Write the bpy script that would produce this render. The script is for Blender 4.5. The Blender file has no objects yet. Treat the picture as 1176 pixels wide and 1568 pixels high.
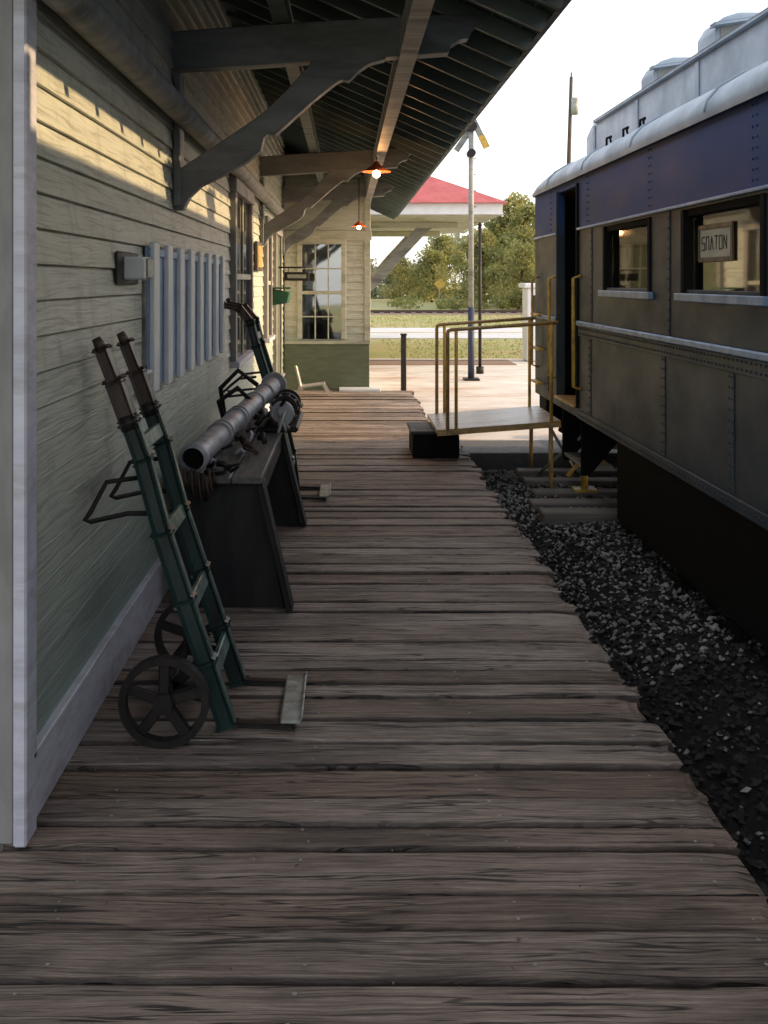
import bpy, bmesh, math, random
import numpy as np
from mathutils import Vector, Matrix
random.seed(7); rng=np.random.default_rng(7)
S=bpy.context.scene
COL=S.collection
F=1524.0
# ---------------------------------------------------------------- helpers
def link(o,parent=None):
    COL.objects.link(o)
    if parent: o.parent=parent
    return o
def grp(name):
    e=bpy.data.objects.new(name,None); e.empty_display_size=.2
    return link(e)
def mesh_obj(name,verts,faces,mat,parent=None,smooth=False):
    me=bpy.data.meshes.new(name); me.from_pydata([tuple(v) for v in verts],[],[tuple(f) for f in faces]); me.update()
    if mat: me.materials.append(mat)
    if smooth: me.polygons.foreach_set('use_smooth',[True]*len(me.polygons))
    return link(bpy.data.objects.new(name,me),parent)
def bm_obj(name,bm,mat,parent=None,smooth=False):
    me=bpy.data.meshes.new(name); bm.normal_update(); bm.to_mesh(me); bm.free()
    if mat: me.materials.append(mat)
    if smooth: me.polygons.foreach_set('use_smooth',[True]*len(me.polygons))
    return link(bpy.data.objects.new(name,me),parent)
def box(name,x0,x1,y0,y1,z0,z1,mat,parent=None,bev=.004):
    bm=bmesh.new(); bmesh.ops.create_cube(bm,size=1)
    for v in bm.verts:
        v.co=Vector(((x0+x1)/2+v.co.x*(x1-x0),(y0+y1)/2+v.co.y*(y1-y0),(z0+z1)/2+v.co.z*(z1-z0)))
    if bev>0:
        b=min(bev,.45*min(abs(x1-x0),abs(y1-y0),abs(z1-z0)))
        bmesh.ops.bevel(bm,geom=bm.edges[:],offset=b,segments=1,affect='EDGES')
    return bm_obj(name,bm,mat,parent)
def tube(name,pts,r,mat,parent=None,seg=10,caps=True):
    pts=[Vector(p) for p in pts]; n=len(pts)
    rs=r if isinstance(r,(list,tuple)) else [r]*n
    V=[];Fc=[]
    prev=None
    for i,p in enumerate(pts):
        t=(pts[min(i+1,n-1)]-pts[max(i-1,0)]).normalized()
        if prev is None:
            a=Vector((0,0,1)) if abs(t.z)<.9 else Vector((1,0,0))
            u=t.cross(a).normalized()
        else:
            u=(prev-t*prev.dot(t)).normalized()
        prev=u; w=t.cross(u)
        for k in range(seg):
            a=2*math.pi*k/seg
            V.append(p+(u*math.cos(a)+w*math.sin(a))*rs[i])
    for i in range(n-1):
        for k in range(seg):
            k2=(k+1)%seg
            Fc.append((i*seg+k,i*seg+k2,(i+1)*seg+k2,(i+1)*seg+k))
    if caps:
        Fc.append(tuple(range(seg))[::-1]); Fc.append(tuple((n-1)*seg+k for k in range(seg)))
    o=mesh_obj(name,V,Fc,mat,parent)
    for p in o.data.polygons:
        if len(p.vertices)==4: p.use_smooth=True
    return o
def extr(name,pts,axis,a0,a1,mat,parent=None,bev=.004):
    bm=bmesh.new()
    def mk(p,a):
        return (p[0],a,p[1]) if axis=='Y' else ((a,p[0],p[1]) if axis=='X' else (p[0],p[1],a))
    vs=[bm.verts.new(mk(p,a0)) for p in pts]
    f=bm.faces.new(vs)
    r=bmesh.ops.extrude_face_region(bm,geom=[f])
    d=Vector(mk((0,0),a1-a0))
    bmesh.ops.translate(bm,vec=d,verts=[g for g in r['geom'] if isinstance(g,bmesh.types.BMVert)])
    bmesh.ops.recalc_face_normals(bm,faces=bm.faces[:])
    if bev>0: bmesh.ops.bevel(bm,geom=bm.edges[:],offset=bev,segments=1,affect='EDGES',clamp_overlap=True)
    bmesh.ops.triangulate(bm,faces=[f for f in bm.faces if len(f.verts)>4])
    return bm_obj(name,bm,mat,parent)
def obox(name,p0,p1,w,h,mat,parent=None,up=(0,0,1),bev=.004):
    p0=Vector(p0);p1=Vector(p1);t=(p1-p0);L=t.length;t.normalize()
    up=Vector(up); s=t.cross(up).normalized(); u=s.cross(t)
    bm=bmesh.new(); bmesh.ops.create_cube(bm,size=1)
    for v in bm.verts:
        c=v.co.copy(); v.co=(p0+p1)/2+t*c.x*L+s*c.y*w+u*c.z*h
    if bev>0: bmesh.ops.bevel(bm,geom=bm.edges[:],offset=min(bev,.4*min(w,h)),segments=1,affect='EDGES')
    return bm_obj(name,bm,mat,parent)
def holed(name,ax,a0,a1,u0,u1,z0,z1,holes,mat,parent=None):
    us=sorted({u0,u1}|{h[0] for h in holes}|{h[1] for h in holes}); zs=sorted({z0,z1}|{h[2] for h in holes}|{h[3] for h in holes})
    nu,nz=len(us)-1,len(zs)-1
    def solid(i,j):
        if i<0 or j<0 or i>=nu or j>=nz: return False
        cu=(us[i]+us[i+1])/2; cz=(zs[j]+zs[j+1])/2
        return not any(h[0]<cu<h[1] and h[2]<cz<h[3] for h in holes)
    V={};VL=[];Fc=[]
    def v(i,j,k):
        key=(i,j,k)
        if key not in V:
            V[key]=len(VL); a=a0 if k==0 else a1
            VL.append((a,us[i],zs[j]) if ax=='X' else (us[i],a,zs[j]))
        return V[key]
    for i in range(nu):
        for j in range(nz):
            if not solid(i,j): continue
            Fc.append((v(i,j,0),v(i,j+1,0),v(i+1,j+1,0),v(i+1,j,0)))
            Fc.append((v(i,j,1),v(i+1,j,1),v(i+1,j+1,1),v(i,j+1,1)))
            if not solid(i-1,j): Fc.append((v(i,j,0),v(i,j,1),v(i,j+1,1),v(i,j+1,0)))
            if not solid(i+1,j): Fc.append((v(i+1,j,0),v(i+1,j+1,0),v(i+1,j+1,1),v(i+1,j,1)))
            if not solid(i,j-1): Fc.append((v(i,j,0),v(i+1,j,0),v(i+1,j,1),v(i,j,1)))
            if not solid(i,j+1): Fc.append((v(i,j+1,0),v(i,j+1,1),v(i+1,j+1,1),v(i+1,j+1,0)))
    o=mesh_obj(name,VL,Fc,mat,parent)
    bm=bmesh.new();bm.from_mesh(o.data);bmesh.ops.recalc_face_normals(bm,faces=bm.faces[:]);bm.to_mesh(o.data);bm.free()
    return o
# ---------------------------------------------------------------- materials
class NT:
    def __init__(s,name):
        s.m=bpy.data.materials.new(name); s.m.use_nodes=True; s.t=s.m.node_tree; s.n=s.t.nodes; s.l=s.t.links
        s.b=s.n['Principled BSDF']; s.tc=s.n.new('ShaderNodeTexCoord')
    def map(s,scale,src=None):
        m=s.n.new('ShaderNodeMapping'); m.inputs['Scale'].default_value=scale
        s.l.new(src or s.tc.outputs['Object'],m.inputs['Vector']); return m.outputs[0]
    def noise(s,vec,scale=1,detail=6,rough=.6,dist=0):
        n=s.n.new('ShaderNodeTexNoise'); s.l.new(vec,n.inputs['Vector'])
        n.inputs['Scale'].default_value=scale;n.inputs['Detail'].default_value=detail;n.inputs['Roughness'].default_value=rough;n.inputs['Distortion'].default_value=dist
        return n.outputs['Fac']
    def ramp(s,fac,stops):
        r=s.n.new('ShaderNodeValToRGB'); s.l.new(fac,r.inputs[0]); e=r.color_ramp.elements
        while len(e)<len(stops): e.new(.5)
        for i,(p,c) in enumerate(stops):
            e[i].position=p; e[i].color=(c,c,c,1) if isinstance(c,(int,float)) else (*c,1)
        return r.outputs[0]
    def mix(s,fac,a,b,mode='MIX'):
        m=s.n.new('ShaderNodeMix'); m.data_type='RGBA'; m.blend_type=mode
        for sock,val in ((m.inputs[0],fac),(m.inputs[6],a),(m.inputs[7],b)):
            if isinstance(val,bpy.types.NodeSocket): s.l.new(val,sock)
            elif isinstance(val,(int,float)): sock.default_value=val if sock.type=='VALUE' else (val,val,val,1)
            else: sock.default_value=(*val,1)
        return m.outputs[2]
    def math(s,op,a,b=0.0,c=0.0):
        m=s.n.new('ShaderNodeMath'); m.operation=op
        for i,v in enumerate((a,b,c)):
            if isinstance(v,bpy.types.NodeSocket): s.l.new(v,m.inputs[i])
            else: m.inputs[i].default_value=v
        return m.outputs[0]
    def bump(s,h,strength=.5,dist=.01):
        b=s.n.new('ShaderNodeBump'); b.inputs['Strength'].default_value=strength;b.inputs['Distance'].default_value=dist
        s.l.new(h,b.inputs['Height']); s.l.new(b.outputs[0],s.b.inputs['Normal'])
    def col(s,c):
        if isinstance(c,bpy.types.NodeSocket): s.l.new(c,s.b.inputs['Base Color'])
        else: s.b.inputs['Base Color'].default_value=(*c,1)
    def rough(s,c):
        if isinstance(c,bpy.types.NodeSocket): s.l.new(c,s.b.inputs['Roughness'])
        else: s.b.inputs['Roughness'].default_value=c
def pm(name,c1,c2,sc=(6,6,6),lo=.35,hi=.65,rough=.6,metal=0,bump=.3,bd=.004,dist=0,dirt=None,rr=.15,spec=.5):
    t=NT(name); v=t.map(sc); n=t.noise(v,1,4,.62,dist)
    c=t.mix(t.ramp(n,[(lo,0.0),(hi,1.0)]),c1,c2)
    if dirt:
        n3=t.noise(t.map((sc[0]*.35,sc[1]*.35,sc[2]*.35)),1,5,.7)
        c=t.mix(t.ramp(n3,[(.5,0.0),(.68,1.0)]),c,dirt)
    t.col(c); t.b.inputs['Metallic'].default_value=metal; t.b.inputs['Specular IOR Level'].default_value=spec
    t.rough(t.ramp(n,[(.2,max(.02,rough-rr)),(.8,min(1,rough+rr))]))
    if bump>0: t.bump(n,bump,bd)
    return t.m
def mat_deck():
    t=NT('weathered_deck_wood')
    at=t.n.new('ShaderNodeAttribute'); at.attribute_name='bv'
    ae=t.n.new('ShaderNodeAttribute'); ae.attribute_name='edge'
    bv=at.outputs['Fac']
    sx=t.n.new('ShaderNodeSeparateXYZ'); t.l.new(t.tc.outputs['Object'],sx.inputs[0])
    off=t.math('MULTIPLY',bv,53.0)
    X=t.math('ADD',sx.outputs[0],off)
    cx=t.n.new('ShaderNodeCombineXYZ'); t.l.new(X,cx.inputs[0]); t.l.new(sx.outputs[1],cx.inputs[1]); t.l.new(off,cx.inputs[2])
    P=cx.outputs[0]
    wv=t.noise(t.map((1.5,6,1),P),1,2,.5)
    wy=t.math('MULTIPLY_ADD',wv,.06,sx.outputs[1])
    cw=t.n.new('ShaderNodeCombineXYZ'); t.l.new(X,cw.inputs[0]); t.l.new(wy,cw.inputs[1]); t.l.new(off,cw.inputs[2])
    W=cw.outputs[0]
    g=t.noise(t.map((3.4,120,1),W),1,5,.76)
    cr=t.noise(t.map((1.9,44,1),W),1,3,.6,.15)
    crack=t.ramp(cr,[(.34,0.0),(.385,1.0)])
    sp=t.noise(t.map((1.15,24,1),W),1,2,.45)
    spl=t.ramp(t.math('ABSOLUTE',t.math('SUBTRACT',sp,.5)),[(.004,0.0),(.016,1.0)])
    msk=t.ramp(t.noise(t.map((1.2,4,1),P),1,2,.5),[(.42,0.0),(.52,1.0)])
    spl=t.mix(msk,1.0,spl)
    big=t.noise(t.map((1.1,2.4,1),P),1,5,.7)
    base=t.mix(t.ramp(g,[(.36,0.0),(.64,1.0)]),(.165,.130,.108),(.50,.44,.395))
    tint=t.mix(bv,(.68,.545,.45),(1.08,1.02,.99))
    base=t.mix(1.0,base,tint,'MULTIPLY')
    base=t.mix(1.0,base,t.ramp(big,[(.36,.50),(.60,1.15)]),'MULTIPLY')
    base=t.mix(crack,(.030,.022,.018),base)
    base=t.mix(spl,(.035,.026,.020),base)
    eg=t.ramp(ae.outputs['Fac'],[(.72,0.0),(1.0,.80)])
    base=t.mix(eg,base,(.022,.016,.013))
    t.col(base); t.rough(t.ramp(g,[(.3,.70),(.7,.42)]))
    h=t.math('ADD',t.math('MULTIPLY',g,.9),t.math('ADD',t.math('MULTIPLY',crack,.8),t.math('ADD',t.math('MULTIPLY',cr,.7),t.math('MULTIPLY',spl,.6))))
    t.bump(h,1.0,.010)
    return t.m
def mat_siding():
    t=NT('siding_paint_low_shade')
    o=t.tc.outputs['Object']
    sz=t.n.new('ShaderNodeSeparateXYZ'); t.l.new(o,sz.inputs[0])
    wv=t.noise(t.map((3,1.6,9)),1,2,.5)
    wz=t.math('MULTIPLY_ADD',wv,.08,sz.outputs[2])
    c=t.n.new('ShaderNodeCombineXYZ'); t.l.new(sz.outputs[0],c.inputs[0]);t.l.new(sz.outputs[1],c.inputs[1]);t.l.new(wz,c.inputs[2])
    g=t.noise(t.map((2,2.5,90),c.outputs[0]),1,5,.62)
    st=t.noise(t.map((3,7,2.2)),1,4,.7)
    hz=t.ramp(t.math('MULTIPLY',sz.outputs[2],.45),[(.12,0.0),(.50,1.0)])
    paint=t.mix(hz,(.24,.31,.27),(.56,.57,.48))  # darker, greener low down: shade on the lower wall put into the colour
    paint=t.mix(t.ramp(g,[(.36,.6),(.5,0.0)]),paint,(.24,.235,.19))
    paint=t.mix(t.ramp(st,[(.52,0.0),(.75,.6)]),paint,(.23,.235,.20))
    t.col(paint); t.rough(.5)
    t.bump(g,.7,.007)
    return t.m
def mat_glass(name,tint=(.9,.95,.9),refl=.25):
    m=bpy.data.materials.new(name); m.use_nodes=True; n=m.node_tree.nodes; l=m.node_tree.links
    n.clear(); out=n.new('ShaderNodeOutputMaterial'); tr=n.new('ShaderNodeBsdfTransparent'); gl=n.new('ShaderNodeBsdfGlossy'); mx=n.new('ShaderNodeMixShader')
    lw=n.new('ShaderNodeLayerWeight'); lw.inputs[0].default_value=.35
    mp=n.new('ShaderNodeMapRange'); mp.inputs[3].default_value=refl; mp.inputs[4].default_value=.95
    tr.inputs[0].default_value=(*tint,1); gl.inputs['Roughness'].default_value=.03
    tc=n.new('ShaderNodeTexCoord'); nz=n.new('ShaderNodeTexNoise'); nz.inputs['Scale'].default_value=1.5; nz.inputs['Detail'].default_value=0; bp=n.new('ShaderNodeBump'); bp.inputs['Strength'].default_value=.05; bp.inputs['Distance'].default_value=.02
    l.new(tc.outputs['Object'],nz.inputs['Vector']); l.new(nz.outputs['Fac'],bp.inputs['Height']); l.new(bp.outputs[0],gl.inputs['Normal'])
    l.new(lw.outputs['Fresnel'],mp.inputs[0]); l.new(mp.outputs[0],mx.inputs[0]); l.new(tr.outputs[0],mx.inputs[1]); l.new(gl.outputs[0],mx.inputs[2]); l.new(mx.outputs[0],out.inputs[0])
    return m
def mat_emit(name,c,s):
    t=NT(name); t.col(c); t.b.inputs['Emission Color'].default_value=(*c,1); t.b.inputs['Emission Strength'].default_value=s; return t.m
def mat_foliage(name,a,b):
    t=NT(name); at=t.n.new('ShaderNodeAttribute'); at.attribute_name='bv'
    c=t.mix(at.outputs['Fac'],a,b); t.col(c); t.rough(.7)
    tl=t.n.new('ShaderNodeBsdfTranslucent'); t.l.new(c,tl.inputs[0])
    mx=t.n.new('ShaderNodeMixShader'); mx.inputs[0].default_value=.4
    t.l.new(t.b.outputs[0],mx.inputs[1]); t.l.new(tl.outputs[0],mx.inputs[2]); t.l.new(mx.outputs[0],t.n['Material Output'].inputs[0])
    return t.m
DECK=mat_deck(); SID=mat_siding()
TRIMW=pm('white_trim_paint',(.62,.62,.69),(.50,.50,.57),(5,9,30),rough=.5,dirt=(.38,.37,.39),bump=.35)
TRIMG=pm('grey_trim_paint',(.30,.285,.275),(.22,.21,.205),(9,9,2.5),rough=.6,dirt=(.17,.16,.15),bump=.5)
BLUEW=pm('pale_blue_paint',(.30,.42,.58),(.22,.32,.46),(8,8,8),rough=.45,dirt=(.19,.25,.33))
CREAM=pm('cream_paint',(.50,.50,.40),(.40,.40,.32),(5,5,20),rough=.55,dirt=(.27,.27,.21))
OLIVE=pm('olive_paint',(.13,.15,.09),(.10,.115,.07),(5,5,20),rough=.55)
BEAM=pm('grey_beam_paint',(.31,.31,.29),(.22,.22,.21),(2,12,12),rough=.55,dirt=(.13,.13,.12))
BRK=pm('bracket_paint',(.18,.195,.205),(.12,.13,.14),(3,6,12),rough=.5,dirt=(.075,.082,.085))
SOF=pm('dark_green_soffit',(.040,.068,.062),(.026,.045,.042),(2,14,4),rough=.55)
RAFT=pm('rafter_paint',(.13,.165,.16),(.085,.11,.105),(2,14,4),rough=.5)
REDR=pm('red_metal_roof',(.44,.06,.055),(.35,.05,.045),(3,3,3),rough=.4)
DROOF=pm('low_bounce_depot_roof',(.10,.065,.06),(.07,.05,.048),(3,3,3),rough=.7)  # roof colour darkened to throw less red bounce light on the railcar roof
WHITE=pm('white_paint',(.78,.80,.82),(.68,.70,.72),(4,4,4),rough=.45)
DARKW=pm('dark_wood',(.030,.027,.025),(.018,.016,.015),(4,4,30),rough=.6)
BENCHT=pm('bench_top_wood',(.16,.15,.14),(.085,.08,.075),(30,2.5,30),rough=.6,dirt=(.05,.045,.04))
BENCHL=pm('bench_leg_paint',(.026,.026,.027),(.017,.017,.018),(12,12,3),rough=.6,dirt=(.012,.012,.012),spec=.3)
TGREEN=pm('worn_green_paint',(.016,.046,.042),(.011,.024,.023),(18,18,8),rough=.38,dirt=(.012,.014,.013),bump=.4)
HANDW=pm('handle_wood',(.085,.055,.042),(.042,.03,.024),(25,25,4),rough=.45)
IRON=pm('cast_iron',(.018,.017,.017),(.030,.024,.021),(22,22,22),rough=.5,metal=.3,bump=.5,spec=.35)
STEEL=pm('worn_steel',(.42,.44,.40),(.28,.29,.26),(20,20,20),rough=.45,metal=.2,dirt=(.16,.13,.10),bump=.4)
PIPE=pm('grey_pipe_paint',(.42,.42,.45),(.26,.26,.28),(10,10,10),rough=.45,metal=.1,dirt=(.14,.10,.08),bump=.6)
RUST=pm('rust',(.10,.05,.032),(.045,.03,.024),(25,25,25),rough=.8,bump=.6)
NAVY=pm('navy_letterboard_paint',(.020,.048,.155),(.028,.062,.18),(3,2,6),rough=.50,dirt=(.030,.055,.13),bump=.10,bd=.005,rr=.1,spec=.12)
OLV=pm('railcar_side_paint',(.040,.056,.076),(.029,.042,.058),(4,2.2,3.2),rough=.46,dirt=(.066,.070,.068),bump=.14,bd=.007,rr=.12,spec=.17)
CARB=pm('railcar_trim_paint',(.22,.33,.50),(.15,.23,.36),(8,8,8),rough=.4)
ROOFP=pm('silver_roof_paint',(.38,.45,.53),(.28,.34,.41),(3,3,3),rough=.5,dirt=(.20,.245,.30),bump=.25)
CARIN=pm('railcar_interior',(.62,.46,.22),(.50,.36,.16),(4,4,4),rough=.5)
BLACK=pm('black_underframe',(.006,.006,.006),(.010,.010,.010),(10,10,10),rough=.8,spec=.1)
YEL=pm('yellow_rail_paint',(.66,.43,.07),(.50,.30,.05),(14,14,14),rough=.45,dirt=(.24,.14,.05))
BROWNP=pm('tan_rail_paint',(.52,.34,.12),(.36,.22,.09),(14,14,14),rough=.4,dirt=(.16,.10,.05))
PLANK=pm('pale_plank',(.58,.55,.51),(.45,.42,.39),(2,25,25),rough=.32,dirt=(.30,.27,.23))
CONC=pm('concrete',(.64,.60,.56),(.50,.46,.42),(1.3,2.6,1),rough=.8,dirt=(.40,.25,.18),bump=.3)
ASPH=pm('asphalt',(.10,.102,.11),(.065,.066,.073),(30,30,30),rough=.8)
ROADM=pm('pale_road',(.52,.53,.55),(.42,.43,.45),(.6,1.5,1),rough=.9)
DIRT=pm('red_brown_dirt',(.25,.16,.11),(.17,.115,.085),(.4,1.5,1),rough=.9)
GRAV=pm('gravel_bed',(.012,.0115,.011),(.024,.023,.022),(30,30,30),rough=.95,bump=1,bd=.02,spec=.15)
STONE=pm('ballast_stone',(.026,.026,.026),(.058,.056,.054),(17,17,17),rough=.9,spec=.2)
STONEL=pm('pale_ballast_stone',(.12,.125,.13),(.40,.40,.40),(17,17,17),rough=.8)
TIE=pm('tie_wood',(.12,.108,.096),(.20,.185,.17),(3,30,30),rough=.7)
RAILM=pm('rail_steel',(.10,.065,.045),(.07,.05,.04),(20,20,20),rough=.6,metal=.5)
GROUND=pm('grass_ground',(.22,.25,.075),(.32,.28,.12),(.35,.7,1),rough=.95,dirt=(.34,.25,.14),bump=.4,bd=.05)
BARK=pm('bark',(.09,.07,.05),(.05,.04,.03),(6,6,2),rough=.9)
GREENBOX=pm('green_planter_paint',(.02,.12,.05),(.015,.08,.035),(9,9,9),rough=.4)
GLASST=mat_glass('railcar_window_glass',(.88,.86,.70),.16)
GLASSB=mat_glass('window_glass',(.8,.85,.85),.30)
BULB=mat_emit('bulb_glow',(1,.72,.38),45)
SHADE=pm('lamp_shade_enamel',(.45,.09,.03),(.35,.06,.02),(9,9,9),rough=.35)
FOL=mat_foliage('tree_foliage',(.13,.155,.05),(.40,.37,.13))
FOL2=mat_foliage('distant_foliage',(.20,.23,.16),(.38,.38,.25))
GRASS=mat_foliage('grass_blades',(.18,.23,.05),(.42,.40,.15))
LEAF=mat_foliage('dry_leaf',(.12,.07,.03),(.38,.30,.20))
def set_attr(o,nm,vals):
    a=o.data.attributes.new(nm,'FLOAT','POINT'); a.data.foreach_set('value',np.asarray(vals,dtype=np.float32))
# ---------------------------------------------------------------- ground
xs=[-400,-120,-40,-12,.9,14,40,120,400]; ys=[-60,-12,9.80,9.82,14.4,22,60,140,800]
V=[];Fc=[]
for j,y in enumerate(ys):
    for i,x in enumerate(xs):
        V.append((x,y,-.60 if j<=2 else -.12))
for j in range(len(ys)-1):
    for i in range(len(xs)-1):
        a=j*len(xs)+i; Fc.append((a,a+1,a+1+len(xs),a+len(xs)))
mesh_obj('ground',V,Fc,GROUND)
pv=grp('concrete_pavement')
box('slab_track_side',.975,14,10.5,14.41,-.30,-.078,CONC,pv,.01)
box('slab_beyond',-10,14,14.415,21.5,-.30,-.078,CONC,pv,.01)
box('asphalt_strip',.98,14,9.72,10.493,-.60,-.082,ASPH,pv,.01)
box('flower_bed',.42,3.4,19.8,21.0,-.10,-.060,DIRT,None,.01)
box('road',-150,200,29.5,36.0,-.2,-.10,ROADM,None,0)
for k,y in enumerate((32.65,32.85)): box('road_centre_line',-150,200,y-.05,y+.05,-.0999,-.094,YEL,bpy.data.objects['road'],0)
box('dirt_track',-150,200,50,57,-.2,-.10,DIRT,None,0)
dt=grp('distant_railway_track')
for k,y in enumerate((52.2,53.65)): box('rail_%d'%k,-60,90,y-.04,y+.04,-.10,.03,RAILM,dt,0)
for k in range(90): box('tie_%d'%k,-12+k*.55,-11.78+k*.55,51.7,54.15,-.11,-.05,TIE,dt,0)
def bz(x,y):
    t=min(1,max(0,(y-6.2)/2.2)); t=t*t*(3-2*t)
    side=min(1,max(0,(2.1-x)/.8))
    return -.27-(1-t)*.22*side
nx,ny=40,110
V=[];Fc=[]
for j in range(ny):
    for i in range(nx):
        x=1.0+(6.2-1.0)*i/(nx-1); y=-12+(9.72+12)*j/(ny-1)
        V.append((x,y,bz(x,y)+random.uniform(-.02,.02)))
for j in range(ny-1):
    for i in range(nx-1):
        a=j*nx+i; Fc.append((a,a+1,a+1+nx,a+nx))
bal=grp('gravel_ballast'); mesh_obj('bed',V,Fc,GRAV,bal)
octv=np.array([(1,0,0),(-1,0,0),(0,1,0),(0,-1,0),(0,0,1),(0,0,-1)],float); octf=np.array([(0,2,4),(2,1,4),(1,3,4),(3,0,4),(2,0,5),(1,2,5),(3,1,5),(0,3,5)])
def stones(name,N,ylo,yhi,p,mat,xm=2.6,smin=.010,smax=.03):
    px=rng.uniform(1.02,xm,N); py=yhi-rng.uniform(0,1,N)**p*(yhi-ylo)
    pz=np.array([bz(a,b) for a,b in zip(px,py)])+rng.uniform(0,.03,N)
    pos=np.stack([px,py,pz],1)
    sz=rng.uniform(smin,smax,N)[:,None,None]
    vv=octv[None]*(1+rng.uniform(-.35,.35,(N,6,1)))*np.stack([rng.uniform(.7,1.3,N),rng.uniform(.7,1.3,N),rng.uniform(.6,1.0,N)],1)[:,None,:]*sz
    ang=rng.uniform(0,6.28,N); c,s=np.cos(ang),np.sin(ang)
    x=vv[...,0]*c[:,None]-vv[...,1]*s[:,None]; y=vv[...,0]*s[:,None]+vv[...,1]*c[:,None]
    z=vv[...,2]+ .4*x*np.sin(ang*3)[:,None]
    vv=np.stack([x,y,z],2)+pos[:,None,:]
    ff=(octf[None]+ (np.arange(N)*6)[:,None,None]).reshape(-1,3)
    me=bpy.data.meshes.new(name); me.from_pydata(vv.reshape(-1,3).tolist(),[],ff.tolist()); me.materials.append(mat); link(bpy.data.objects.new(name,me),bal)
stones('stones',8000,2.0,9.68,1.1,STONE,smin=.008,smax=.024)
stones('pale_stones',5600,5.0,9.68,1.9,STONEL,2.3,.007,.022)
stones('scattered_pale_stones',260,2.2,6,1.0,STONEL,2.0,.006,.016)
tr=grp('railway_track')
for i in range(36):
    y=9.45-i*.42+random.uniform(-.03,.03)
    box('tie_%d'%i,(1.55 if i<5 else 2.05)+random.uniform(-.05,.10),5.1,y-.09,y+.09,-.33,-.198+random.uniform(-.012,.01),TIE if i<5 else BLACK,tr,.012)
for X in (2.68,4.12):
    extr('rail_%d'%int(X*10),[(X-.06,-.212),(X+.06,-.212),(X+.012,-.19),(X+.012,-.13),(X+.035,-.12),(X+.035,-.085),(X-.035,-.085),(X-.035,-.12),(X-.012,-.13),(X-.012,-.19)],'Y',-12,9.71,RAILM,tr,0)
# ---------------------------------------------------------------- deck
dk=grp('wooden_platform')
V=[];Fc=[];bvs=[];eds=[]
y=-1.6; nails=[]
while y<14.35:
    w=random.choice([.19,.2,.18,.21,.165,.14,.12])
    x0=-3.2 if y<2.78 else -.97
    x1=(1.12 if y<9.7 else .965)+random.uniform(-.03,.03)
    gap=random.uniform(.006,.017); b=random.random()
    zt=random.uniform(-.007,.006); tilt=random.uniform(-.005,.005)
    nseg=90
    prof=[(0,-.045,1),(0,-.012,1),(.015,-.004,1),(.06,.000,.75),(.13,.001,.2),(.5,.0,0),(.87,.001,.2),(.94,.000,.75),(.985,-.004,1),(1,-.012,1),(1,-.045,1)]
    base=len(V); np_=len(prof)
    ph=random.uniform(0,9); wa=wb=0
    for i in range(nseg+1):
        x=x0+(x1-x0)*i/nseg
        wa=wa*.85+random.uniform(-.0014,.0014); wb=wb*.85+random.uniform(-.0014,.0014)
        ja=wa+.003*math.sin(x*2.3+ph); jb=wb+.003*math.sin(x*1.9+ph*2)
        if random.random()<.03: ja+=random.uniform(0,.006)
        if random.random()<.03: jb-=random.uniform(0,.006)
        endw=max(0,(x-(x1-.14))/.14)
        for k,(u,zz,ee) in enumerate(prof):
            yy=y+gap/2+ja+(w-gap+jb-ja)*u
            z=zz+zt+tilt*(u-.5)*2+random.uniform(-.0007,.0007)
            if 2<=k<=8: z-=endw**2*random.uniform(0,.018)
            V.append((x+(random.uniform(-.025,.010) if i==nseg else 0),yy,z)); bvs.append(b); eds.append(ee)
    for i in range(nseg):
        for k in range(np_-1):
            a=base+i*np_+k; Fc.append((a,a+np_,a+np_+1,a+1))
    Fc.append(tuple(base+k for k in range(np_))); Fc.append(tuple(base+nseg*np_+k for k in range(np_))[::-1])
    for X in (-.72,-.1,.43,1.0):
        for q in (.25,.75):
            if random.random()<.75: nails.append((X+random.uniform(-.03,.03),y+w*q,zt))
    y+=w
o=mesh_obj('boards',V,Fc,DECK,dk); set_attr(o,'bv',bvs); set_attr(o,'edge',eds)
bm=bmesh.new();bm.from_mesh(o.data);bmesh.ops.recalc_face_normals(bm,faces=bm.faces[:]);bm.to_mesh(o.data);bm.free()
V=[];Fc=[]
for (X,Y,Z) in nails:
    a=len(V); r=random.uniform(.004,.0065)
    for k in range(6):
        V.append((X+r*math.cos(k*1.047),Y+r*math.sin(k*1.047),Z+.0035))
    Fc.append(tuple(range(a,a+6)))
mesh_obj('nail_heads',V,Fc,STEEL,dk)
for X in (-.85,-.1,.43,1.0):
    box('joist_%d'%int(X*100+100),X-.05,X+.05,-1.5,9.7 if X>.9 else 14.3,-.60,-.060,BLACK,dk,0)
box('edge_fascia',1.02,1.06,-1.5,9.7,-.60,-.062,BLACK,dk,0)
V=[];Fc=[];bb=[]
for i in range(150):
    X=random.uniform(-.85,1.05);Y=2.2+11*random.random()**1.6;a=random.uniform(0,6.28);l=random.uniform(.004,.012);ww=l*random.uniform(.3,.7)
    n=len(V);c,s=math.cos(a),math.sin(a);z0=.010
    V+=[(X-l*c,Y-l*s,z0),(X+ww*s,Y-ww*c,z0+.004),(X+l*c,Y+l*s,z0+.001),(X-ww*s,Y+ww*c,z0+.003)];Fc.append((n,n+1,n+2,n+3));bb+=[random.random()]*4
o=mesh_obj('leaf_litter',V,Fc,LEAF); set_attr(o,'bv',bb)
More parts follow.
